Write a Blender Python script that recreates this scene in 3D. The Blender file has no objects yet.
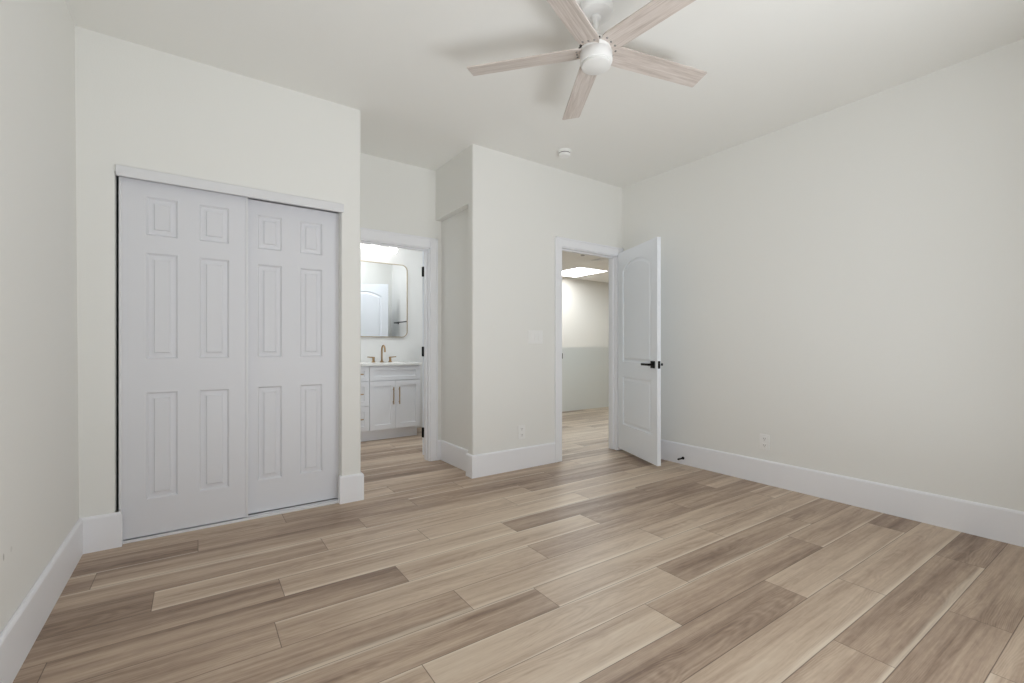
import bpy, bmesh, math, random
from mathutils import Vector, Matrix
S = bpy.context.scene
C = S.collection
random.seed(11)
R = math.radians

# ------------------------------------------------------------------ camera, world, lights, exposure
cam_d = bpy.data.cameras.new('camera')
cam = bpy.data.objects.new('camera', cam_d); C.objects.link(cam)
cam_d.sensor_width = 36.0
cam_d.lens = 450.46 / 1024 * 36.0
cam_d.shift_y = (346.17 - 341.5) / 1024
cam_d.clip_start = 0.02
cam.location = (0, 0, 1.082)
cam.rotation_euler = (R(90), 0, R(-34.995))
S.camera = cam

S.view_settings.view_transform = 'Standard'
S.view_settings.look = 'None'
S.view_settings.exposure = -0.08
S.view_settings.gamma = 1.0
S.view_settings.use_curve_mapping = False
S.cycles.max_bounces = 14
S.cycles.diffuse_bounces = 10
S.cycles.sample_clamp_indirect = 6.0

W = bpy.data.worlds.new('sky'); S.world = W; W.use_nodes = True
nt = W.node_tree
bg = nt.nodes['Background']
sky = nt.nodes.new('ShaderNodeTexSky')
sky.sky_type = 'HOSEK_WILKIE'
sky.sun_direction = (0.3, 0.6, 0.7)
nt.links.new(sky.outputs[0], bg.inputs[0])
bg.inputs[1].default_value = 0.35

def area(name, loc, rot, sx, sy, power, col=(1, 1, 1)):
    d = bpy.data.lights.new(name, 'AREA'); d.shape = 'RECTANGLE'; d.size = sx; d.size_y = sy
    d.energy = power; d.color = col
    o = bpy.data.objects.new(name, d); C.objects.link(o)
    o.location = loc; o.rotation_euler = rot
    return o
# daylight entering by the window behind the camera
area('window_daylight', (1.38, -0.37, 1.20), (R(90), 0, 0), 2.3, 2.1, 35, (0.925, 0.958, 0.985))
# added fill aimed up through the window to brighten the ceiling
area('ceiling_fill', (1.38, -0.95, 0.10), (R(152), 0, 0), 2.3, 0.9, 84, (0.925, 0.958, 0.985))
# added hall fill, out of sight past the door head, brightens the half wall
area('hall_fill', (4.5, 4.4, 2.72), (0, 0, 0), 1.2, 0.6, 35, (0.77, 0.91, 1.0))
area('bath_fill', (1.75, 4.55, 2.72), (0, 0, 0), 0.5, 0.3, 12.5, (0.93, 0.975, 1.0))  # added unseen fill that lifts the vanity front
area('far_wall_fill', (7.7, 6.5, 2.72), (0, 0, 0), 2.0, 0.6, 32, (0.86, 0.95, 1.0))  # extra fill added out of view, evens out the far hall wall

# ------------------------------------------------------------------ helpers: materials
def srgb(r, g, b):
    f = lambda c: (c / 255 / 12.92) if c / 255 <= 0.04045 else ((c / 255 + 0.055) / 1.055) ** 2.4
    return (f(r), f(g), f(b), 1)

def mat(name, col, rough=0.5, metal=0.0, spec=0.5, bump=None, emit=None):
    m = bpy.data.materials.new(name); m.use_nodes = True
    n = m.node_tree; b = n.nodes['Principled BSDF']
    b.inputs['Base Color'].default_value = col
    b.inputs['Roughness'].default_value = rough
    b.inputs['Metallic'].default_value = metal
    b.inputs['Specular IOR Level'].default_value = spec
    if bump:
        sc, st, dist = bump
        tc = n.nodes.new('ShaderNodeTexCoord'); no = n.nodes.new('ShaderNodeTexNoise')
        no.inputs['Scale'].default_value = sc; no.inputs['Detail'].default_value = 3
        bp = n.nodes.new('ShaderNodeBump'); bp.inputs['Strength'].default_value = st; bp.inputs['Distance'].default_value = dist
        n.links.new(tc.outputs['Object'], no.inputs['Vector']); n.links.new(no.outputs[0], bp.inputs['Height'])
        n.links.new(bp.outputs[0], b.inputs['Normal'])
    if emit:
        b.inputs['Emission Color'].default_value = (1, 1, 1, 1) if emit is not tuple else emit
        b.inputs['Emission Strength'].default_value = emit
    return m

class NT:
    """small wrapper for chaining nodes"""
    def __init__(s, m): s.t = m.node_tree; s.n = s.t.nodes
    def _in(s, sock, v):
        if hasattr(v, 'is_linked') or isinstance(v, bpy.types.NodeSocket): s.t.links.new(v, sock)
        else: sock.default_value = v
    def m(s, op, a, b=0.0, c=0.0):
        x = s.n.new('ShaderNodeMath'); x.operation = op
        for i, v in enumerate((a, b, c)): s._in(x.inputs[i], v)
        return x.outputs[0]
    def comb(s, x, y, z):
        c = s.n.new('ShaderNodeCombineXYZ')
        for i, v in enumerate((x, y, z)): s._in(c.inputs[i], v)
        return c.outputs[0]
    def noise(s, vec, scale=1.0, detail=2.0, dist=0.0):
        x = s.n.new('ShaderNodeTexNoise'); s._in(x.inputs['Vector'], vec)
        x.inputs['Scale'].default_value = scale; x.inputs['Detail'].default_value = detail; x.inputs['Distortion'].default_value = dist
        return x.outputs[0]
    def rng(s, v, a, b, c, d, kind='SMOOTHSTEP'):
        x = s.n.new('ShaderNodeMapRange'); x.interpolation_type = kind
        for i, q in enumerate((v, a, b, c, d)): s._in(x.inputs[i], q)
        return x.outputs[0]
    def ramp(s, v, stops):
        x = s.n.new('ShaderNodeValToRGB'); s._in(x.inputs[0], v); e = x.color_ramp.elements
        while len(e) < len(stops): e.new(0.5)
        for i, (p, col) in enumerate(stops): e[i].position = p; e[i].color = col
        return x.outputs[0]
    def mix(s, f, a, b, mode='MIX'):
        x = s.n.new('ShaderNodeMix'); x.data_type = 'RGBA'; x.blend_type = mode
        s._in(x.inputs[0], f); s._in(x.inputs[6], a); s._in(x.inputs[7], b)
        return x.outputs[2]

PW, PL = 0.1805, 1.2195          # plank width and length
def floor_material():
    m = mat('oak_plank_floor', (0.3, 0.22, 0.16, 1), 0.42, 0, 0.4)
    k = NT(m); b = k.n['Principled BSDF']
    uv = k.n.new('ShaderNodeUVMap'); uv.uv_map = 'plank'
    sp = k.n.new('ShaderNodeSeparateXYZ'); k.t.links.new(uv.outputs[0], sp.inputs[0])
    lx, ly = sp.outputs[0], sp.outputs[1]
    at = k.n.new('ShaderNodeAttribute'); at.attribute_name = 'plank_tone'
    sc = k.n.new('ShaderNodeSeparateColor'); k.t.links.new(at.outputs['Color'], sc.inputs[0])
    tone, lo, hi, seed = sc.outputs[0], sc.outputs[1], sc.outputs[2], at.outputs['Alpha']
    sx = k.m('MULTIPLY', seed, 61.0)
    px = k.m('ADD', lx, sx)
    wob = k.noise(k.comb(k.m('MULTIPLY', px, 1.8), k.m('MULTIPLY', ly, 8.0), sx), 1.0, 2.0)
    broad = k.noise(k.comb(k.m('MULTIPLY', px, 1.1), k.m('MULTIPLY', ly, 15.0), sx), 1.0, 3.0, 0.3)
    streak = k.noise(k.comb(k.m('MULTIPLY', px, 2.6), k.m('MULTIPLY', ly, 64.0), sx), 1.0, 4.0, 0.6)
    grain = k.noise(k.comb(k.m('MULTIPLY', px, 9.0), k.m('MULTIPLY', ly, 260.0), sx), 1.0, 3.0, 0.2)
    fleck = k.noise(k.comb(k.m('MULTIPLY', px, 16.0), k.m('MULTIPLY', ly, 52.0), sx), 1.0, 3.0, 0.8)
    # cathedral figure: nested arches along the plank, only in places
    off = k.m('SUBTRACT', ly, k.m('ADD', 0.05, k.m('MULTIPLY', seed, 0.08)))
    arches = k.m('ADD', k.m('ADD', k.m('MULTIPLY', px, 5.5), k.m('MULTIPLY', k.m('MULTIPLY', off, off), 1100.0)), k.m('MULTIPLY', wob, 9.0))
    ring = k.m('MULTIPLY', k.m('SINE', k.m('MULTIPLY', arches, 8.0)), k.rng(wob, 0.42, 0.6, 0.0, 1.0))
    t = k.m('ADD', tone, k.m('MULTIPLY', k.m('SUBTRACT', broad, 0.5), 1.15))
    t = k.m('ADD', t, k.m('MULTIPLY', k.m('SUBTRACT', streak, 0.5), 0.55))
    t = k.m('ADD', t, k.m('MULTIPLY', k.m('SUBTRACT', grain, 0.5), 0.36))
    t = k.m('ADD', t, k.m('MULTIPLY', k.m('SUBTRACT', fleck, 0.5), 0.26))
    t = k.m('ADD', t, k.m('MULTIPLY', ring, 0.06))
    # pale sapwood along one long edge of some planks
    reach = k.m('MULTIPLY', k.m('ADD', 0.004, k.m('MULTIPLY', wob, 0.075)), k.m('MAXIMUM', lo, hi))
    e1 = k.m('MULTIPLY', k.m('GREATER_THAN', lo, 0.05), k.rng(ly, k.m('MULTIPLY', reach, 0.25), reach, 1.0, 0.0))
    e2 = k.m('MULTIPLY', k.m('GREATER_THAN', hi, 0.05), k.rng(k.m('SUBTRACT', PW, ly), k.m('MULTIPLY', reach, 0.25), reach, 1.0, 0.0))
    sap = k.m('MAXIMUM', e1, e2)
    col = k.ramp(t, [(0.0, srgb(*FD)), (0.42, srgb(*FM)), (0.72, srgb(*FL)), (1.0, srgb(*FX))])
    col = k.mix(k.m('MULTIPLY', sap, k.rng(streak, 0.3, 0.7, 0.45, 0.85, 'LINEAR')), col, srgb(*FS))
    d = k.m('MINIMUM', k.m('MINIMUM', lx, k.m('SUBTRACT', PL, lx)), k.m('MINIMUM', ly, k.m('SUBTRACT', PW, ly)))
    gap = k.rng(d, 0.0006, 0.0022, 1.0, 0.0)
    col = k.mix(k.m('MULTIPLY', gap, 0.75), col, srgb(84, 68, 55))
    k.t.links.new(col, b.inputs['Base Color'])
    bp = k.n.new('ShaderNodeBump'); bp.inputs['Strength'].default_value = 0.35; bp.inputs['Distance'].default_value = 0.002
    k._in(bp.inputs['Height'], k.m('SUBTRACT', k.m('MULTIPLY', grain, 0.25), gap)); k.t.links.new(bp.outputs[0], b.inputs['Normal'])
    k._in(b.inputs['Roughness'], k.rng(grain, 0.2, 0.8, 0.36, 0.5, 'LINEAR'))
    return m
FD, FM, FL, FX, FS = (126, 104, 88), (177, 155, 135), (201, 181, 160), (212, 195, 175), (226, 212, 193)

def wood_material(name, dark, mid, light, fx=3.0, fy=60.0):
    m = mat(name, (0.5, 0.45, 0.4, 1), 0.38, 0, 0.6); k = NT(m); b = k.n['Principled BSDF']
    tc = k.n.new('ShaderNodeTexCoord'); sp = k.n.new('ShaderNodeSeparateXYZ'); k.t.links.new(tc.outputs['Object'], sp.inputs[0])
    oi = k.n.new('ShaderNodeObjectInfo')
    x = k.m('ADD', k.m('MULTIPLY', sp.outputs[0], fx), k.m('MULTIPLY', oi.outputs['Random'], 40.0))
    g = k.noise(k.comb(x, k.m('MULTIPLY', sp.outputs[1], fy), k.m('MULTIPLY', sp.outputs[2], 10)), 1.0, 4.0, 1.0)
    g2 = k.noise(k.comb(k.m('MULTIPLY', x, 4.0), k.m('MULTIPLY', sp.outputs[1], fy * 5), 0.0), 1.0, 3.0, 0.4)
    t = k.m('ADD', k.m('MULTIPLY', g, 0.6), k.m('MULTIPLY', g2, 0.4))
    k.t.links.new(k.ramp(t, [(0.25, srgb(*dark)), (0.5, srgb(*mid)), (0.72, srgb(*light))]), b.inputs['Base Color'])
    return m

def wall_material(name, col):
    m = mat(name, col, 0.75, 0, 0.25, bump=(140, 0.10, 0.004))
    return m

M = {}
M['wall'] = wall_material('warm_white_wall_paint', srgb(234, 234, 231))
def scuffed(base):
    m = base.copy(); m.name = 'scuffed_wall_paint'; k = NT(m); b = k.n['Principled BSDF']
    tc = k.n.new('ShaderNodeTexCoord'); sp = k.n.new('ShaderNodeSeparateXYZ'); k.t.links.new(tc.outputs['Object'], sp.inputs[0])
    f = 0.0
    for y, z, ry, rz in ((SC1[0], SC1[1], .006, .014), (SC2[0], SC2[1], .012, .011)):
        a = k.m('DIVIDE', k.m('SUBTRACT', sp.outputs[1], y), ry); c = k.m('DIVIDE', k.m('SUBTRACT', sp.outputs[2], z), rz)
        d = k.m('ADD', k.m('MULTIPLY', a, a), k.m('MULTIPLY', c, c))
        f = k.m('MAXIMUM', f, k.rng(d, 0.3, 1.0, 0.5 if ry < .01 else .15, 0.0))
    k.t.links.new(k.mix(f, b.inputs['Base Color'].default_value[:], srgb(120, 116, 110)), b.inputs['Base Color'])
    return m
SC1, SC2 = (2.101, 0.411), (2.173, 0.410)      # two faint scuffs low on the left wall
M['scuffed'] = scuffed(M['wall'])
M['ceiling'] = wall_material('ceiling_paint', srgb(236, 236, 233))
M['trim'] = mat('white_trim_paint', srgb(240, 241, 245), 0.42, 0, 0.4)
M['door'] = mat('white_door_paint', srgb(222, 223, 228), 0.45, 0, 0.4, bump=(60, 0.03, 0.002))
M['gloss'] = mat('white_semigloss_paint', srgb(242, 247, 254), 0.32, 0, 0.5)
M['bath'] = wall_material('bath_wall_paint', srgb(230, 230, 229))
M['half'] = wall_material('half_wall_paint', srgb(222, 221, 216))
M['floor'] = floor_material()
M['black'] = mat('matte_black_metal', srgb(22, 21, 21), 0.45, 0.6, 0.5)
M['white_plastic'] = mat('white_plastic', srgb(239, 239, 238), 0.4, 0, 0.4)
M['fan_white'] = mat('white_enamel', srgb(236, 236, 235), 0.35, 0, 0.5)
M['lens'] = mat('frosted_lens', srgb(228, 228, 226), 0.5, 0, 0.3)
M['slot'] = mat('dark_slot', srgb(66, 60, 55), 0.7)
M['blade'] = wood_material('whitewashed_oak', (166, 154, 146), (202, 192, 185), (222, 215, 210))
M['champagne'] = mat('champagne_metal', srgb(188, 172, 148), 0.35, 1.0, 0.5)
M['gold'] = mat('brushed_gold', srgb(172, 144, 108), 0.32, 1.0, 0.5)
M['cabinet'] = mat('white_cabinet_paint', srgb(232, 233, 236), 0.4, 0, 0.4)
M['quartz'] = mat('white_quartz', srgb(234, 233, 230), 0.25, 0, 0.5)
M['mirror'] = mat('mirror_silver', (0.93, 0.93, 0.93, 1), 0.02, 1.0)
M['globe'] = mat('lit_globe', srgb(255, 255, 255), 0.5, emit=3.6)
M['panel'] = mat('lit_panel', srgb(255, 255, 255), 0.5, emit=11.0)
M['dark'] = mat('dark_gap', srgb(30, 29, 28), 0.9)
M['steel'] = mat('satin_steel', srgb(150, 148, 145), 0.35, 1.0)
M['alu'] = mat('white_aluminium', srgb(224, 225, 228), 0.38, 0.0, 0.5)
g = bpy.data.materials.new('window_glass'); g.use_nodes = True
gk = NT(g); gk.n.remove(gk.n['Principled BSDF'])
tr = gk.n.new('ShaderNodeBsdfTransparent'); gl = gk.n.new('ShaderNodeBsdfGlossy'); gl.inputs['Roughness'].default_value = 0.02
mx = gk.n.new('ShaderNodeMixShader'); mx.inputs[0].default_value = 0.06
gk.t.links.new(tr.outputs[0], mx.inputs[1]); gk.t.links.new(gl.outputs[0], mx.inputs[2]); gk.t.links.new(mx.outputs[0], gk.n['Material Output'].inputs[0])
M['glass'] = g

# ------------------------------------------------------------------ helpers: geometry
class G:
    """collects shapes into one bmesh; build() links them as ONE object"""
    def __init__(s): s.b = bmesh.new()
    def _add(s, t):
        me = bpy.data.meshes.new('tmp'); t.to_mesh(me); t.free(); s.b.from_mesh(me); bpy.data.meshes.remove(me)
    def box(s, x0, x1, y0, y1, z0, z1, bev=0.0, seg=2):
        t = bmesh.new(); bmesh.ops.create_cube(t, size=1)
        for v in t.verts:
            v.co = Vector(((x0 + x1) / 2 + v.co.x * (x1 - x0), (y0 + y1) / 2 + v.co.y * (y1 - y0), (z0 + z1) / 2 + v.co.z * (z1 - z0)))
        if bev: bmesh.ops.bevel(t, geom=t.edges[:], offset=bev, segments=seg, affect='EDGES', profile=0.5)
        s._add(t); return s
    def prism(s, poly, z0, z1):
        t = bmesh.new(); a = [t.verts.new((x, y, z0)) for x, y in poly]; b = [t.verts.new((x, y, z1)) for x, y in poly]
        t.faces.new(a); t.faces.new(b)
        for i in range(len(poly)): t.faces.new((a[i], a[(i + 1) % len(poly)], b[(i + 1) % len(poly)], b[i]))
        bmesh.ops.recalc_face_normals(t, faces=t.faces[:]); s._add(t); return s
    def lathe(s, prof, origin=(0, 0, 0), axis='Z', n=40):
        """prof: list of (radius, height)"""
        t = bmesh.new(); rings = []
        for r, h in prof:
            if r < 1e-6: rings.append([t.verts.new((0, 0, h))])
            else: rings.append([t.verts.new((r * math.cos(2 * math.pi * i / n), r * math.sin(2 * math.pi * i / n), h)) for i in range(n)])
        for a, c in zip(rings, rings[1:]):
            for i in range(n):
                j = (i + 1) % n
                if len(a) == 1 and len(c) == 1: continue
                if len(a) == 1: t.faces.new((a[0], c[j], c[i]))
                elif len(c) == 1: t.faces.new((a[i], a[j], c[0]))
                else: t.faces.new((a[i], a[j], c[j], c[i]))
        for r in (rings[0], rings[-1]):
            if len(r) > 1: t.faces.new(r)
        bmesh.ops.recalc_face_normals(t, faces=t.faces[:])
        rot = {'Z': Matrix(), 'X': Matrix.Rotation(R(90), 4, 'Y'), 'Y': Matrix.Rotation(R(-90), 4, 'X')}[axis]
        bmesh.ops.transform(t, matrix=Matrix.Translation(origin) @ rot, verts=t.verts[:])
        s._add(t); return s
    def tube(s, pts, rad, n=12):
        t = bmesh.new(); pts = [Vector(p) for p in pts]; rings = []
        rads = rad if isinstance(rad, (list, tuple)) else [rad] * len(pts)
        up = Vector((0.31, 0.17, 0.93)).normalized()
        for i, p in enumerate(pts):
            d = (pts[min(i + 1, len(pts) - 1)] - pts[max(i - 1, 0)]).normalized()
            u = d.cross(up).normalized(); w = u.cross(d)
            rings.append([t.verts.new(p + (u * math.cos(2 * math.pi * k / n) + w * math.sin(2 * math.pi * k / n)) * rads[i]) for k in range(n)])
        for a, c in zip(rings, rings[1:]):
            for i in range(n): t.faces.new((a[i], a[(i + 1) % n], c[(i + 1) % n], c[i]))
        t.faces.new(rings[0]); t.faces.new(rings[-1])
        bmesh.ops.recalc_face_normals(t, faces=t.faces[:]); s._add(t); return s
    def sweep(s, path, prof, closed=False):
        """path: plan points, profile (offset to the right of travel, z) swept with mitred corners"""
        t = bmesh.new(); P = [Vector(p) for p in path]; sec = []
        for i, p in enumerate(P):
            ds = []
            if i > 0: ds.append((P[i] - P[i - 1]).normalized())
            if i < len(P) - 1: ds.append((P[i + 1] - P[i]).normalized())
            ns = [Vector((d.y, -d.x)) for d in ds]
            if len(ns) == 2:
                b = (ns[0] + ns[1]).normalized(); n = b / max(0.2, b.dot(ns[0]))
            else: n = ns[0]
            sec.append([t.verts.new((p.x + n.x * o, p.y + n.y * o, z)) for o, z in prof])
        k = len(prof)
        for a, c in zip(sec, sec[1:]):
            for i in range(k): t.faces.new((a[i], a[(i + 1) % k], c[(i + 1) % k], c[i]))
        t.faces.new(sec[0]); t.faces.new(sec[-1])
        bmesh.ops.recalc_face_normals(t, faces=t.faces[:]); s._add(t); return s
    def panel_face(s, x0, x1, z0, z1, y, outlines, rings, out=-1):
        """a door face in the plane y, with moulded panels; outlines: loops of (x, z); rings: (inset, depth)"""
        t = bmesh.new(); edges = []
        def loop(pts, yy):
            v = [t.verts.new((p[0], yy, p[1])) for p in pts]; return v
        def ring_edges(v): return [t.edges.new((v[i], v[(i + 1) % len(v)])) for i in range(len(v))]
        edges += ring_edges(loop([(x0, z0), (x1, z0), (x1, z1), (x0, z1)], y))
        starts = []
        for o in outlines:
            v = loop(o, y); edges += ring_edges(v); starts.append((v, o))
        bmesh.ops.triangle_fill(t, use_beauty=True, edges=edges)
        for v, o in starts:
            prev = v
            for ins, dep in rings:
                cur = loop(inset(o, ins), y - out * dep)
                for i in range(len(cur)): t.faces.new((prev[i], prev[(i + 1) % len(cur)], cur[(i + 1) % len(cur)], cur[i]))
                prev = cur
            t.faces.new(prev)
        bmesh.ops.recalc_face_normals(t, faces=t.faces[:])
        s._add(t); return s
    def build(s, name, m, parent=None, origin=(0, 0, 0), smooth=False, **props):
        o = Vector(origin)
        for v in s.b.verts: v.co -= o
        me = bpy.data.meshes.new(name); s.b.to_mesh(me); s.b.free()
        ob = bpy.data.objects.new(name, me); C.objects.link(ob)
        for mm in (m if isinstance(m, (list, tuple)) else [m]): me.materials.append(mm)
        if smooth:
            me.shade_smooth()
            try: me.set_sharp_from_angle(angle=R(38))
            except Exception: pass
        if parent: ob.parent = parent
        else: ob.location = o
        for k, v in props.items(): ob[k] = v
        return ob

def inset(o, d):
    n = len(o); out = []
    for i in range(n):
        a, b, c = Vector(o[i - 1]), Vector(o[i]), Vector(o[(i + 1) % n])
        d1, d2 = (b - a).normalized(), (c - b).normalized()
        n1, n2 = Vector((-d1.y, d1.x)), Vector((-d2.y, d2.x))
        m = (n1 + n2).normalized(); m = m / max(0.35, m.dot(n1))
        out.append((b.x + m.x * d, b.y + m.y * d))
    return out
def fillet(cx, cy, r, a0, a1, n=8):
    return [(cx + r * math.cos(R(a0 + (a1 - a0) * i / n)), cy + r * math.sin(R(a0 + (a1 - a0) * i / n))) for i in range(n + 1)]
def rect(x0, x1, z0, z1): return [(x0, z0), (x1, z0), (x1, z1), (x0, z1)]
def arch(x0, x1, z0, zs, zp, n=14):
    """rectangle with a raised curved top: flat shoulders then an arc"""
    pts = [(x0, z0), (x1, z0), (x1, zs)]
    for i in range(1, n):
        u = i / n; pts.append((x1 + (x0 - x1) * u, zs + (zp - zs) * math.sin(math.pi * u) ** 0.8))
    return pts + [(x0, zs)]

def thing(name, label, cat, loc=(0, 0, 0), rz=0.0, group=None, kind=None):
    o = bpy.data.objects.new(name, None); C.objects.link(o); o.empty_display_size = 0.05
    o.location = loc; o.rotation_euler = (0, 0, rz); o['label'] = label; o['category'] = cat
    if group: o['group'] = group
    if kind: o['kind'] = kind
    return o
def struct(gx, name, m, label, cat, **k):
    return gx.build(name, m, kind='structure', label=label, category=cat, **k)
def copy_tree(o, parent=None):
    c = o.copy(); C.objects.link(c)
    if parent: c.parent = parent
    for ch in list(o.children): copy_tree(ch, c)
    return c

H = 2.744            # ceiling height
XH = 1.857           # side wall of the bathroom passage
YC = 3.213           # plane of the closet wall and the entry wall
XR = 3.662           # right wall
XL = -0.50           # left wall
YB = 3.918           # bathroom door wall
YW = -0.20           # window wall behind the camera

# ------------------------------------------------------------------ floor of individual planks in one mesh
def build_floor():
    bm = bmesh.new(); uvl = bm.loops.layers.uv.new('plank'); cl = bm.loops.layers.float_color.new('plank_tone')
    # row index -> x of one end joint (row 0 lies at v = 0.36)
    J = {-3: 0.45, -2: 1.05, -1: 2.157, 0: 1.30, 1: 1.923, 2: 2.450, 3: 2.148, 4: 1.541, 5: 0.627, 6: 1.235, 7: 0.932, 8: 0.250, 9: 0.800,
         10: 0.312, 11: 1.067, 12: 0.572, 13: 0.83, 14: 0.006, 15: 0.45, 16: 1.2, 17: 0.7}
    # tone by (row, number of the plank counted from that joint): tone, pale lower edge, pale upper edge
    T = {(-1, 0): (.40, 0, 0), (-1, -1): (.5, 0, .4), (0, 0): (.36, 0, 0), (0, 1): (.40, 0, 0), (0, -1): (.5, .4, 0),
         (1, 0): (.34, .8, 0), (1, 1): (.28, 0, 0), (1, -1): (.48, .5, 0), (2, 0): (.60, .8, 0), (2, -1): (.56, .7, 0), (2, -2): (.58, 0, 0),
         (3, 0): (.52, .3, 0), (3, -1): (.34, 0, 0), (3, 1): (.24, 0, 0), (3, -2): (.55, .9, 0), (4, 0): (.34, 0, .3), (4, -1): (.66, .8, 0), (4, 1): (.5, .5, 0), (4, -2): (.5, 0, 0),
         (5, 0): (.62, .2, .3), (5, 1): (.36, .5, 0), (5, -1): (.5, 0, .4), (5, 2): (.46, 0, 0), (6, 0): (.54, .6, 0), (6, -1): (.36, 0, .3), (6, 1): (.5, .6, 0),
         (7, 0): (.60, .7, 0), (7, -1): (.36, .8, 0), (7, 1): (.5, .3, 0), (7, -2): (.42, 0, 0), (8, 0): (.56, 0, .6), (8, -1): (.46, 0, 0), (8, 1): (.38, 0, 0), (8, 2): (.34, 0, 0),
         (9, 0): (.60, .4, .2), (9, -1): (.30, 0, 0), (9, 1): (.24, 0, 0), (9, 2): (.5, 0, 0), (9, -2): (.3, 0, 0), (10, 0): (.56, .9, 0), (10, -1): (.30, 0, 0), (10, 1): (.28, 0, .5), (10, 2): (.36, 0, 0),
         (11, 0): (.58, .9, 0), (11, -1): (.54, .6, .2), (11, -2): (.24, 0, 0), (11, 1): (.52, .3, 0), (12, 0): (.56, 0, .4), (12, -1): (.38, 0, .7), (12, 1): (.56, .6, .5),
         (13, 0): (.44, .3, 0), (13, -1): (.34, .9, 0), (13, 1): (.28, 0, 0), (14, 0): (.36, 0, 0), (14, -1): (.26, .4, 0), (14, 1): (.28, 0, .6), (14, 2): (.3, 0, 0),
         (15, 0): (.42, 0, .5), (15, 1): (.48, .2, 0), (16, 0): (.42, 0, 0), (17, 0): (.5, 0, .4)}
    rr = random.Random(5)
    for row in range(-5, 46):
        v0 = 0.36 + row * PW
        j = J.get(row, rr.uniform(0, PL))
        for n in range(-4, 10):
            x0 = j + n * PL; x1 = x0 + PL
            if x1 < -0.75 or x0 > 10.3: continue
            q = [(x0, v0), (x1, v0), (x1, v0 + PW), (x0, v0 + PW)]
            f = bm.faces.new([bm.verts.new((x, v - 0.021 * x, 0)) for x, v in q])
            tone = T.get((row, n)) or (rr.choice((.28, .36, .44, .5, .56, .6)), rr.choice((0, 0, .5, .9)), rr.choice((0, 0, 0, .5)))
            sd = rr.random()
            for l, (u, w) in zip(f.loops, ((0, 0), (PL, 0), (PL, PW), (0, PW))):
                l[uvl].uv = (u, w); l[cl] = (tone[0] + (.06 if tone[0] > .49 else 0), tone[1], tone[2], sd)
    me = bpy.data.meshes.new('floor'); bm.to_mesh(me); bm.free(); me.materials.append(M['floor'])
    o = bpy.data.objects.new('floor', me); C.objects.link(o)
    o['kind'] = 'structure'; o['label'] = 'light brown oak plank floor running through all rooms'; o['category'] = 'floor'
build_floor()

# ------------------------------------------------------------------ shell
struct(G().box(-0.75, 10.2, -0.45, 8.4, H, H + 0.1), 'ceiling', M['ceiling'], 'flat off-white ceiling above the bedroom and hall', 'ceiling')
wl = struct(G().box(XL - 0.12, XL, YW - 0.12, 4.03, 0, H), 'wall_left', M['scuffed'], 'plain off-white wall at the left edge beside the closet', 'wall')
for v in wl.data.vertices:
    if v.co.x > XL - .01 and v.co.z > 1: v.co.x -= .018      # the wall leans out a little towards the ceiling
struct(G().box(XR, XR + 0.12, YW - 0.12, YC + 0.11, 0, H), 'wall_right', M['wall'], 'long bare off-white wall behind the open entry door', 'wall')
CL0, CL1 = -0.362, 0.818
struct(G().box(XL - .06, CL0, YC, YC + 0.1, 0, H).box(CL0, CL1, YC, YC + 0.1, 2.025, H).prism([(CL1, YC + .1), (CL1, YC)] + fillet(.951 - .016, YC + .016, .016, -90, 0) + [(.951, YC + .1)], 0, H)
       .box(0.871, 0.951, YC + 0.1, YB, 0, H), 'wall_closet', M['wall'], 'off-white wall around the sliding closet doors', 'wall')
struct(G().box(XL, 0.871, 3.83, YB, 0, H), 'wall_closet_back', M['wall'], 'back wall inside the dark closet', 'wall')
BD0, BD1, BDH = 1.045, 1.802, 2.008
struct(G().box(XL - 0.12, BD0, YB, YB + 0.11, 0, H).box(BD0, BD1, YB, YB + 0.11, BDH, H).box(BD1, 2.72, YB, YB + 0.11, 0, H),
       'wall_bathroom', M['wall'], 'short off-white wall around the bathroom doorway', 'wall')
struct(G().box(XH, 1.918, 3.291, YB, 2.273, H).box(1.918, 2.0, YC + .11, YB, 0, H).box(1.918, 1.94, 3.291, YC + .11, 0, H),
       'wall_hallway', M['wall'], 'shaded side wall with a shallow recess beside the bathroom doorway', 'wall')
ED0, ED1, EDH = 2.81, 3.592, 2.026
struct(G().box(1.93, ED0, YC, YC + 0.11, 0, H).prism([(1.93, YC), (1.93, 3.291), (XH, 3.291)] + fillet(XH + .016, YC + .016, .016, 180, 270), 0, H).box(ED0, ED1, YC, YC + 0.11, EDH, H).box(ED1, XR, YC, YC + 0.11, 0, H),
       'wall_entry', M['wall'], 'off-white wall between the bathroom passage and the entry door', 'wall')
# window wall behind the camera
WX0, WX1, WZ0, WZ1 = 0.25, 2.5, 0.12, 2.2
struct(G().box(XL, WX0, YW - .12, YW, 0, H).box(WX1, XR, YW - .12, YW, 0, H).box(WX0, WX1, YW - .12, YW, 0, WZ0).box(WX0, WX1, YW - .12, YW, WZ1, H),
       'wall_back', M['wall'], 'off-white wall with a wide window behind the camera', 'wall')
wf = G()
for x in (WX0, (WX0 + WX1) / 2 - .025, WX1 - .05): wf.box(x, x + .05, YW - .1, YW - .05, WZ0, WZ1, .004)
wf.box(WX0, WX1, YW - .1, YW - .05, WZ0, WZ0 + .05, .004).box(WX0, WX1, YW - .1, YW - .05, WZ1 - .05, WZ1, .004)
wo = struct(wf, 'window_1', M['trim'], 'wide white framed window behind the camera', 'window')
G().box(WX0 + .04, WX1 - .04, YW - .078, YW - .072, WZ0 + .04, WZ1 - .04).build('pane', M['glass'], wo)
G().box(WX0 - .03, WX1 + .03, YW - .05, YW + .04, WZ0 - .03, WZ0, .006).build('sill', M['trim'], wo)

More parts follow.
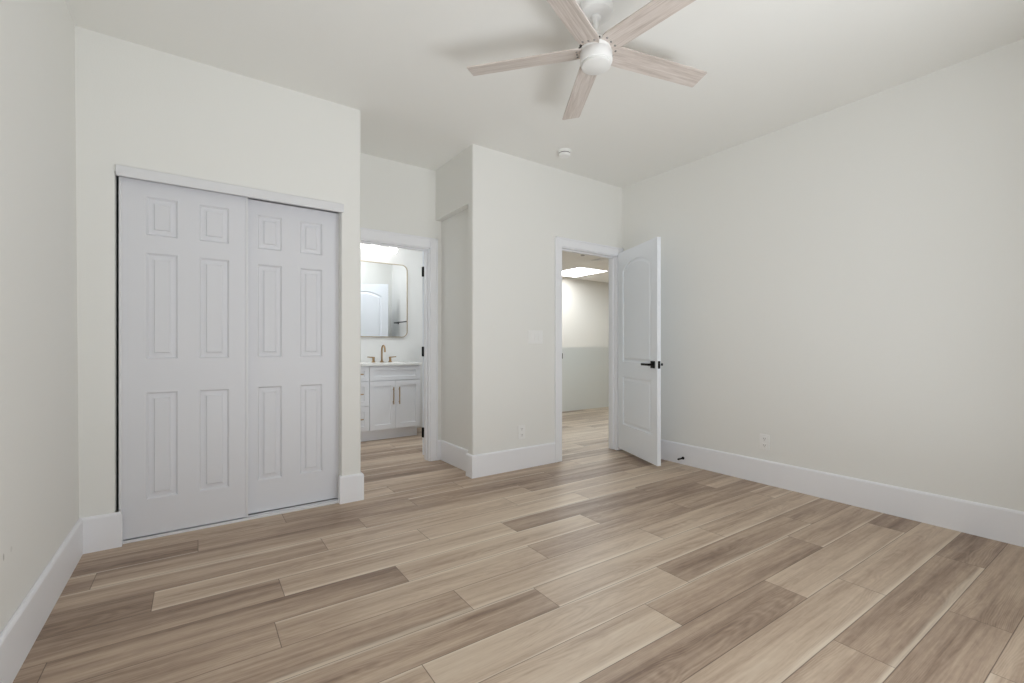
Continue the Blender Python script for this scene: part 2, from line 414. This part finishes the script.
# bathroom shell
struct(G().box(0.9, 2.72, 5.62, 5.72, 0, H), 'wall_vanity', M['bath'], 'bright white bathroom wall behind the mirror', 'wall')
struct(G().box(2.62, 2.72, YB + .11, 5.62, 0, H), 'wall_towel', M['bath'], 'white bathroom wall seen only in the mirror', 'wall')
struct(G().box(0.9, 1.0, YB + .11, 5.62, 0, H), 'wall_shower', M['bath'], 'hidden white wall closing the bathroom', 'wall')
# hall shell
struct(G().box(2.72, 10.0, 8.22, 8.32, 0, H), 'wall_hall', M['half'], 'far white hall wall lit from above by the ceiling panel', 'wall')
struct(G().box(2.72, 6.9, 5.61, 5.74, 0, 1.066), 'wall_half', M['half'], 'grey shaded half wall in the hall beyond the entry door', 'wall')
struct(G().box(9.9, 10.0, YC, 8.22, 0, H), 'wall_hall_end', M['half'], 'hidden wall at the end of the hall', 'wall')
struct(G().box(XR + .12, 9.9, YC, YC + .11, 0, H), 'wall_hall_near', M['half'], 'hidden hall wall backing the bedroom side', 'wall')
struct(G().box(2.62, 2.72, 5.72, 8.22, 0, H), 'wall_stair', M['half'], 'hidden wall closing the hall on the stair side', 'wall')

# ------------------------------------------------------------------ baseboards (tall, flat, with an eased top)
BT, BH = 0.015, 0.187
bp = [(0, 0), (BT, 0), (BT, BH - .012), (BT - .003, BH - .005), (BT - .008, BH), (0, BH)]
def base(path, name, label): struct(G().sweep(path, bp), name, M['trim'], label, 'baseboard')
base([(XL, YW), (XL, YC), (CL0 + .016, YC), (CL0 + .016, YC + .025)], 'baseboard_left', 'tall white baseboard along the left wall up to the closet')
base([(CL1, YC + .03), (CL1, YC), (0.951, YC), (0.951, YB)], 'baseboard_closet', 'white baseboard wrapping the narrow wall end right of the closet')
base([(1.874, YB), (1.918, YB), (1.918, 3.291), (XH, 3.291), (XH, YC), (ED0 - .078, YC)], 'baseboard_entry', 'white baseboard stepping around the corner left of the entry door')
base([(XR, YC), (XR, YW)], 'baseboard_right', 'tall white baseboard along the bare right wall')

# ------------------------------------------------------------------ door casings
def casing(name, x0, x1, zt, yf, depth, label, xmax=None, xmin=None, cw=0.078):
    g = G(); p = 0.016; y0 = yf - p
    def strip(a, b, c, d):   # flat board with a thin raised back band
        g.box(a, b, y0, yf, c, d, .003)
    r1 = min(x1 + cw, xmax) if xmax else x1 + cw
    l0 = max(x0 - cw, xmin) if xmin else x0 - cw
    strip(l0, x0 + .004, 0, zt + cw); strip(x1 - .004, r1, 0, zt + cw); strip(x0 + .004, x1 - .004, zt - .004, zt + cw)
    if l0 == x0 - cw: g.box(l0, l0 + .016, y0 - .006, y0 + .002, 0, zt + cw, .003)
    g.box(r1 - .016, r1, y0 - .006, y0 + .002, 0, zt + cw, .003)
    g.box(l0, r1, y0 - .006, y0 + .002, zt + cw - .016, zt + cw, .003)
    # jamb lining and stop
    jt = .012
    g.box(x0 - .001, x0 + jt, yf, yf + depth, 0, zt).box(x1 - jt, x1 + .001, yf, yf + depth, 0, zt).box(x0, x1, yf, yf + depth, zt - jt, zt + .001)
    g.box(x0 + jt, x0 + jt + .01, yf + .045, yf + .085, 0, zt - jt, .002).box(x1 - jt - .01, x1 - jt, yf + .045, yf + .085, 0, zt - jt, .002)
    g.box(x0 + jt, x1 - jt, yf + .045, yf + .085, zt - jt - .01, zt - jt, .002)
    # casing on the far side
    y2 = yf + depth
    g.box(x0 - cw, x0, y2, y2 + p, 0, zt + cw, .003).box(x1, x1 + cw, y2, y2 + p, 0, zt + cw, .003).box(x0 - cw, x1 + cw, y2, y2 + p, zt, zt + cw, .003)
    return struct(g, name, M['trim'], label, 'door frame')
casing('trim_1', ED0, ED1, EDH, YC, .11, 'white door frame of the bedroom entry doorway', xmax=XR - .002)
casing('trim_2', BD0, BD1, BDH, YB, .11, 'white door frame of the bathroom doorway', xmin=0.952, xmax=1.873, cw=.09)
G().box(ED0 + .0115, ED0 + .0135, YC + .012, YC + .04, .95, 1.02, .001).box(ED0 + .004, ED0 + .018, YC - .010, YC + .012, .965, 1.015, .002).build('strike_plate', M['black'], bpy.data.objects['trim_1'], label='black strike plate')

# ------------------------------------------------------------------ sliding closet doors
RINGS = [(.002, .003), (.010, .0125), (.024, .0115), (.034, .009), (.038, .002)]
def closet_leaf(name, x0, x1, y, panels, label, z1):
    g = G(); t = .035; z0 = .018
    g.panel_face(x0, x1, z0, z1, y, panels, RINGS)
    g.b.faces.ensure_lookup_table()
    # sides and back of the slab
    t2 = bmesh.new()
    a = [t2.verts.new(p) for p in ((x0, y, z0), (x1, y, z0), (x1, y, z1), (x0, y, z1))]
    b = [t2.verts.new(p) for p in ((x0, y + t, z0), (x1, y + t, z0), (x1, y + t, z1), (x0, y + t, z1))]
    for i in range(4): t2.faces.new((a[i], b[i], b[(i + 1) % 4], a[(i + 1) % 4]))
    t2.faces.new(b); bmesh.ops.recalc_face_normals(t2, faces=t2.faces[:]); g._add(t2)
    o = struct(g, name, M['door'], label, 'closet door', origin=((x0 + x1) / 2, y, z0))
    c = ((x0 + x1) / 2, y, z0)
    for xa in (x0 - .002, x1 - .011):
        G().box(xa, xa + .013, y - .005, y + t + .002, z0 - .003, z1, .002).build('edge_strip', M['alu'], o, origin=c)
    return o
ROWS = ((.220, .821), (1.010, 1.608), (1.707, 1.924))
closet_leaf('door_1', -.347, .262, 3.252, [rect(a, b, c, d) for a, b in ((-.232, -.090), (.013, .163)) for c, d in ROWS],
            'front six-panel white sliding closet door, nearer the left wall', 2.010)
closet_leaf('door_2', .226, .816, 3.296, [rect(a, b, c, d) for a, b in ((.320, .460), (.570, .710)) for c, d in ROWS],
            'rear six-panel white sliding closet door, next to the bathroom passage', 2.014)
struct(G().box(-.356, CL1 + .010, YC - .022, YC - .001, 2.0, 2.057, .003).box(CL0 + .005, CL1, YC, YC + .09, 2.022, 2.03),
       'trim_3', M['alu'], 'white metal header track above the closet doors', 'closet track')
struct(G().box(CL0 + .02, CL1, 3.232, 3.246, 0, .014, .002).box(CL0 + .02, CL1, 3.246, 3.36, 0, .005).box(CL0 + .02, CL1, 3.288, 3.292, 0, .012),
       'trim_4', M['alu'], 'white metal floor track below the closet doors', 'closet track')

# ------------------------------------------------------------------ hinged two-panel doors with an arched upper panel
def slab(g, L, z0, z1, t):
    for y, out in ((0.0, -1), (t, 1)):
        g.panel_face(0, L, z0, z1, y, [rect(.10, L - .10, .29, .775), arch(.10, L - .10, .925, 1.845, 1.93)], [(.002, .001), (.005, .009), (.012, .0105), (.020, .0105), (.040, .002)], out)
    t2 = bmesh.new()
    a = [t2.verts.new(p) for p in ((0, 0, z0), (L, 0, z0), (L, 0, z1), (0, 0, z1))]
    b = [t2.verts.new(p) for p in ((0, t, z0), (L, t, z0), (L, t, z1), (0, t, z1))]
    for i in range(4): t2.faces.new((a[i], b[i], b[(i + 1) % 4], a[(i + 1) % 4]))
    bmesh.ops.recalc_face_normals(t2, faces=t2.faces[:]); g._add(t2)
def lever(parent, x, z, y, s, d):
    """square rose with a flat lever; s: side (-1 front, +1 back); d: lever direction along x"""
    g = G(); ya, yb = sorted((y, y + s * .009)); g.box(x - .032, x + .032, ya, yb, z - .032, z + .032, .002)
    g.lathe([(.011, 0), (.011, .04)], (x, y + (.009 * s if s > 0 else -.049), z), 'Y', 20)
    yc, yd = sorted((y + s * .042, y + s * .056))
    x0, x1 = sorted((x - d * .012, x + d * .118)); g.box(x0, x1, yc, yd, z - .010, z + .010, .002)
    return g.build('lever_handle', M['black'], parent, label='matte black lever handle on a square rose')
def hinge(parent, x, y, z):
    g = G(); g.lathe([(.006, -.045), (.006, .045)], (x, y, z), 'Z', 16).lathe([(.0075, .045), (.0075, .050)], (x, y, z), 'Z', 16)
    g.box(x, x + .03, y - .0015, y + .0015, z - .045, z + .045).box(x - .0015, x + .0015, y, y + .032, z - .045, z + .045)
    return g.build('hinge', M['black'], parent, label='matte black door hinge')
def hinged(name, L, loc, rz, label):
    g = G(); slab(g, L, .032, 2.04, .035)
    o = struct(g, name, M['gloss'], label, 'door'); o.location = loc; o.rotation_euler = (0, 0, rz)
    return o
dr = hinged('door_3', .742, (3.575, 3.190, 0), R(-111.6), 'white two-panel arched entry door standing open against the right wall')
lever(dr, .675, .918, 0, -1, -1); lever(dr, .675, .918, .035, 1, -1)
G().box(.741, .7435, .006, .029, .885, .951, .001).box(.743, .755, .011, .024, .907, .929, .002).build('latch_plate', M['black'], dr, label='black latch plate on the door edge')
for z in (.25, 1.03, 1.82): hinge(dr, -.006, .037, z)
db = hinged('door_4', .72, (1.806, 4.034, 0), R(29), 'white arched bathroom door swung open, seen edge-on and in the mirror')
for z in (.25, 1.03, 1.80):
    G().box(-.014, .0005, -.004, .034, z - .047, z + .047, .001).lathe([(.007, -.047), (.007, .047)], (-.008, -.003, z), 'Z', 16).build('hinge', M['black'], db, label='matte black door hinge')
lever(db, .635, .93, .035, 1, -1)

# ------------------------------------------------------------------ ceiling fan
FX0, FY0 = 1.598, 1.567
fan = thing('ceiling_fan', 'five-blade ceiling fan with pale washed wood blades and white drum motor', 'ceiling fan', (FX0, FY0, 2.40))
def fz(prof): return [(r, z - 2.40) for r, z in prof]
G().lathe(fz([(0, 2.744), (.080, 2.744), (.081, 2.715), (.076, 2.700), (.060, 2.692), (.028, 2.689), (.0, 2.689)])).build('canopy', M['fan_white'], fan, smooth=True)
G().lathe(fz([(.0, 2.692), (.024, 2.692), (.024, 2.676), (.013, 2.668), (.013, 2.596), (.022, 2.594), (.022, 2.578), (0, 2.578)]), n=24).build('downrod', M['fan_white'], fan, smooth=True)
G().lathe(fz([(0, 2.588), (.030, 2.588), (.040, 2.580), (.046, 2.560), (.074, 2.552), (.078, 2.546), (.078, 2.520), (.076, 2.517), (.076, 2.512), (.078, 2.509), (.079, 2.470), (.076, 2.462), (.070, 2.459), (0, 2.459)])).build('motor_housing', M['fan_white'], fan, smooth=True)
G().lathe(fz([(0, 2.462), (.070, 2.462), (.072, 2.455), (.070, 2.447), (.064, 2.443), (0, 2.441)])).build('light_lens', M['lens'], fan, smooth=True)
ring = G()
for i in range(20):
    a = 2 * math.pi * i / 20; t = bmesh.new()
    bmesh.ops.create_cube(t, size=1)
    bmesh.ops.transform(t, matrix=Matrix.Rotation(a, 4, 'Z') @ Matrix.Translation((.079, 0, .134)) @ Matrix.Diagonal((.013, .013, .011, 1)), verts=t.verts[:])
    ring._add(t)
ring.build('vent_slots', M['slot'], fan, label='ring of small dark vent slots above the drum')
def blade_geo():
    g = G(); t = bmesh.new(); w = .056; th = .0035
    out = [(.060, -.040), (.085, -w + .004), (.11, -w), (.645, -w), (.652, -w + .006), (.652, w - .006), (.645, w), (.11, w), (.085, w - .004), (.060, .040)]
    lo = [t.verts.new((x, y, -th)) for x, y in out]; hi = [t.verts.new((x, y, th)) for x, y in out]
    t.faces.new(lo); t.faces.new(hi)
    for i in range(len(out)): t.faces.new((lo[i], lo[(i + 1) % len(out)], hi[(i + 1) % len(out)], hi[i]))
    bmesh.ops.bevel(t, geom=[e for e in t.edges if e.calc_length() > .1], offset=.0012, segments=1, affect='EDGES')
    bmesh.ops.recalc_face_normals(t, faces=t.faces[:]); g._add(t); return g
b0 = None
for i in range(5):
    if b0 is None:
        b = b0 = blade_geo().build('blade', M['blade'], fan, label='pale washed wood fan blade')
        sg = G()
        for dx, dy in ((.092, -.03), (.092, 0), (.092, .03)): sg.lathe([(0, -.0055), (.0045, -.0055), (.006, -.0035), (.006, 0), (0, 0)], (dx, dy, 0), 'Z', 12)
        sg.build('screws', M['steel'], b0)
    else: b = copy_tree(b0, fan)
    b.location = (0, 0, 2.524 - 2.40)
    b.rotation_euler = (R(-11), 0, R(58.4 + 72 * i))

# ------------------------------------------------------------------ small fixtures in the bedroom
sd = thing('smoke_detector', 'round white smoke detector on the bedroom ceiling near the entry wall', 'smoke detector', (2.565, 2.885, H))
G().lathe([(0, 0), (.058, 0), (.058, -.012), (.055, -.014), (0, -.014)], n=36).build('base', M['white_plastic'], sd, smooth=True)
G().lathe([(0, -.014), (.051, -.014), (.051, -.018), (.048, -.022), (.048, -.026), (.051, -.028), (.050, -.040), (.044, -.047), (.02, -.049), (0, -.049)], n=36).build('cover', M['white_plastic'], sd, smooth=True)
G().lathe([(.0487, -.0215), (.0492, -.0215), (.0492, -.0265), (.0487, -.0265)], n=36).build('vent_gap', M['slot'], sd)

def outlet(name, label, loc, rz):
    o = thing(name, label, 'electrical outlet', loc, rz, 'duplex wall outlets')
    G().box(-.038, .038, -.007, 0, -.06, .06, .003).build('cover_plate', M['white_plastic'], o)
    for dz in (-.026, .026):
        s = G().box(-.017, .017, -.0095, -.006, dz - .017, dz + .017, .002).build('socket', M['white_plastic'], o)
        G().box(-.008, -.0055, -.0100, -.0092, dz - .002, dz + .008).box(.0055, .008, -.0100, -.0092, dz - .002, dz + .008).lathe([(.0025, 0), (.0025, .0008)], (0, -.0100, dz - .009), 'Y', 10).build('slots', M['slot'], s)
    return o
outlet('wall_outlet', 'white duplex outlet low on the bare right wall', (XR, 1.762, .328), R(-90))
outlet('wall_outlet', 'white duplex outlet low on the wall left of the entry door', (2.350, YC, .324), 0)
sw = thing('light_switch', 'white three-rocker light switch plate left of the entry door frame', 'light switch', (2.506, YC, 1.164))
G().box(-.082, .082, -.007, 0, -.06, .06, .003).build('cover_plate', M['white_plastic'], sw)
for dx in (-.046, 0, .046):
    G().box(dx - .0165, dx + .0165, -.0105, -.006, -.033, .033, .002).build('rocker', M['white_plastic'], sw)
ds = thing('door_stop', 'small black spring door stop on the right baseboard', 'door stop', (XR - BT, 2.478, .058))
G().lathe([(0, 0), (.013, 0), (.013, -.006), (.008, -.010), (0, -.010)], (0, 0, 0), 'X', 20).build('mount', M['black'], ds)
sp = [(-.008 - .055 * i / 120, .0055 * math.cos(i * .63), .0055 * math.sin(i * .63)) for i in range(121)]
G().tube(sp, .0017, 6).build('spring', M['black'], ds)
G().lathe([(0, -.062), (.008, -.062), (.009, -.07), (.007, -.078), (0, -.078)], (0, 0, 0), 'X', 16).build('tip', M['black'], ds)

# ------------------------------------------------------------------ bathroom
VX0, VX1, VXD, VYF, VYB = 1.295, 2.206, 1.597, 5.08, 5.62
va = thing('bathroom_vanity', 'white shaker bathroom vanity with drawers and gold bar pulls', 'vanity cabinet', ((VX0 + VX1) / 2, 5.35, 0))
vo = tuple(va.location)
G().box(VX0, VX1, VYF + .02, VYB - .002, .122, .856, .002).build('body', M['cabinet'], va, origin=vo)
G().box(VX0 + .01, VX1 - .01, VYF + .075, VYB - .01, 0, .122).build('toe_kick', M['cabinet'], va, origin=vo)
def shaker(name, x0, x1, z0, z1, fr=.055):
    g = G(); y0 = VYF; t = .02
    g.panel_face(x0, x1, z0, z1, y0, [rect(x0 + fr, x1 - fr, z0 + min(fr, (z1 - z0) * .28), z1 - min(fr, (z1 - z0) * .28))], [(.002, .010)])
    g.box(x0, x1, y0 + .0115, y0 + t, z0, z1)
    t2 = bmesh.new()
    a = [t2.verts.new(p) for p in ((x0, y0, z0), (x1, y0, z0), (x1, y0, z1), (x0, y0, z1))]
    b = [t2.verts.new((v.co.x, y0 + .0115, v.co.z)) for v in a]
    for i in range(4): t2.faces.new((a[i], b[i], b[(i + 1) % 4], a[(i + 1) % 4]))
    g._add(t2)
    return g.build(name, M['cabinet'], va, origin=vo)
def pull(parent, x, z, vertical, ln=.17):
    y = VYF
    if vertical: p = [(x, y - .030, z - ln / 2), (x, y - .030, z + ln / 2)]; f = [(x, z - ln * .36), (x, z + ln * .36)]
    else: p = [(x - ln / 2, y - .030, z), (x + ln / 2, y - .030, z)]; f = [(x - ln * .36, z), (x + ln * .36, z)]
    g = G().tube(p, .0062, 12)
    for fx, fzz in f: g.tube([(fx, y + .001, fzz), (fx, y - .030, fzz)], .0045, 10)
    g.build('pull', M['gold'], parent, origin=vo, smooth=True, label='brushed gold bar pull')
xm = 1.902; gp = .003
d = shaker('door', VXD + gp, xm - gp / 2, .128, .682); pull(d, 1.868, .509, True, .2)
d = shaker('door', xm + gp / 2, VX1 - gp, .128, .682); pull(d, 1.939, .509, True, .2)
shaker('false_drawer_front', VXD + gp, VX1 - gp, .690, .848)
for z0, z1 in ((.128, .402), (.409, .682), (.690, .848)):
    d = shaker('drawer', VX0 + gp, VXD - gp, z0, z1); pull(d, (VX0 + VXD) / 2, (z0 + z1) / 2, False, .15)
ct = thing('vanity_countertop', 'thin white quartz countertop on the bathroom vanity', 'countertop', ((VX0 + VX1) / 2, 5.34, .856))
G().box(VX0 - .012, VX1 + .012, 5.058, VYB - .001, .856, .884, .003).build('slab', M['quartz'], ct, origin=tuple(ct.location))
fc = thing('bathroom_faucet', 'brushed gold widespread faucet with gooseneck spout on the countertop', 'faucet', (1.878, 5.49, .884))
g = G().lathe([(0, 0), (.024, 0), (.024, .008), (.014, .014), (.012, .03)], n=24)
pts = [(0, 0, .02), (0, 0, .10), (0, 0, .15)]
for i in range(1, 13):
    a = math.pi * i / 12 * .97; pts.append((0, -.055 + .055 * math.cos(a), .15 + .055 * math.sin(a)))
pts.append((0, -.111, .125))
g.tube(pts, .0105, 14).build('spout', M['gold'], fc, smooth=True)
for dx in (-.105, .105):
    s = 1 if dx > 0 else -1
    G().lathe([(0, 0), (.024, 0), (.024, .008), (.015, .014), (.014, .052), (.016, .056), (.016, .066), (0, .066)], (dx, 0, 0), n=24).tube([(dx, 0, .06), (dx + s * .075, -.005, .066)], [.007, .0055], 12).build('handle', M['gold'], fc, smooth=True)
def rounded(x0, x1, z0, z1, r, n=8):
    o = []
    for cx, cz, a0 in ((x1 - r, z0 + r, -90), (x1 - r, z1 - r, 0), (x0 + r, z1 - r, 90), (x0 + r, z0 + r, 180)):
        for i in range(n + 1): a = R(a0 + 90 * i / n); o.append((cx + r * math.cos(a), cz + r * math.sin(a)))
    return o
mi = thing('bathroom_mirror', 'tall mirror with rounded corners and thin gold frame above the vanity', 'mirror', (1.915, VYB, 1.197))
mo = tuple(mi.location)
ro = rounded(1.575, 2.255, 1.197, 2.135, .075); ri = inset(ro, .008)
def plate(o, ya, yb):
    g = G(); t = bmesh.new(); a = [t.verts.new((x, ya, z)) for x, z in o]; b = [t.verts.new((x, yb, z)) for x, z in o]
    t.faces.new(a); t.faces.new(b)
    for i in range(len(o)): t.faces.new((a[i], b[i], b[(i + 1) % len(o)], a[(i + 1) % len(o)]))
    bmesh.ops.recalc_face_normals(t, faces=t.faces[:]); g._add(t); return g
plate(ri, VYB - .018, VYB - .006).build('glass', M['mirror'], mi, origin=mo)
g = G(); t = bmesh.new()
A = [[t.verts.new((x, y, z)) for x, z in o] for o, y in ((ro, VYB - .001), (ro, VYB - .026), (ri, VYB - .026), (ri, VYB - .001))]
for q in range(4):
    a, b = A[q], A[(q + 1) % 4]
    for i in range(len(ro)): t.faces.new((a[i], b[i], b[(i + 1) % len(ro)], a[(i + 1) % len(ro)]))
bmesh.ops.recalc_face_normals(t, faces=t.faces[:]); g._add(t); g.build('frame', M['champagne'], mi, origin=mo)
vl = thing('vanity_light', 'bathroom wall light with glowing round globes above the mirror', 'wall light', (1.80, VYB, 2.41))
G().box(-.32, .32, -.025, 0, -.03, .03, .004).build('backplate', M['gold'], vl)
for dx in (-.225, 0, .225):
    G().tube([(dx, -.02, 0), (dx, -.10, 0), (dx, -.115, -.012)], .008, 10).lathe([(0, 0), (.012, 0), (.03, -.03), (.03, -.055), (0, -.055)], (dx, -.115, -.008), n=20).build('arm', M['gold'], vl, smooth=True)
    G().lathe([(.058 * math.sin(math.pi * i / 14), -.115 + .058 * math.cos(math.pi * i / 14)) for i in range(15)], (dx, -.115, 0), n=28).build('globe', M['globe'], vl, smooth=True, label='lit white glass globe')
tb = thing('towel_bar', 'dark towel bar on the bathroom wall, seen in the mirror', 'towel bar', (2.62, 4.6, 1.45))
G().tube([(-.06, -.3, 0), (-.06, .3, 0)], .009, 12).build('bar', M['black'], tb, smooth=True)
for dy in (-.27, .27): G().lathe([(.02, 0), (.02, -.01), (.009, -.012), (.009, -.062)], (0, dy, 0), 'X', 16).build('post', M['black'], tb, smooth=True)

# ------------------------------------------------------------------ hall
cp = thing('ceiling_light', 'large bright rectangular light panel on the hall ceiling', 'ceiling light', (7.0, 7.44, H))
co = tuple(cp.location)
G().box(6.58, 7.42, 6.92, 7.96, H - .006, H - .001).build('diffuser', M['panel'], cp, origin=co)
fr = G()
for a, b, c, e in ((6.56, 6.58, 6.90, 7.98), (7.42, 7.44, 6.90, 7.98), (6.58, 7.42, 6.90, 6.92), (6.58, 7.42, 7.96, 7.98)): fr.box(a, b, c, e, H - .012, H, .002)
fr.build('frame', M['trim'], cp, origin=co)
hv = thing('ceiling_vent', 'flat grey air vent on the hall ceiling seen through the entry doorway', 'air vent', (6.34, 6.13, H))
ho = tuple(hv.location)
fr = G()
for a, b, c, e in ((6.24, 6.26, 6.01, 6.25), (6.42, 6.44, 6.01, 6.25), (6.26, 6.42, 6.01, 6.03), (6.26, 6.42, 6.23, 6.25)): fr.box(a, b, c, e, H - .01, H, .002)
fr.build('frame', M['white_plastic'], hv, origin=ho)
G().box(6.26, 6.42, 6.03, 6.23, H - .003, H - .0005).build('backing', M['slot'], hv, origin=ho)
lv = G()
for i in range(7): lv.box(6.26, 6.42, 6.042 + i * .027, 6.054 + i * .027, H - .009, H - .004)
lv.build('louvers', M['white_plastic'], hv, origin=ho)
hd = thing('smoke_detector', 'small dark-ringed smoke detector on the hall ceiling beyond the entry door', 'smoke detector', (5.67, 5.89, H))
G().lathe([(0, 0), (.055, 0), (.055, -.02), (.05, -.028), (0, -.028)], n=28).build('base', M['white_plastic'], hd, smooth=True)
G().lathe([(0, -.028), (.036, -.028), (.034, -.04), (0, -.042)], n=28).build('cover', M['steel'], hd, smooth=True)
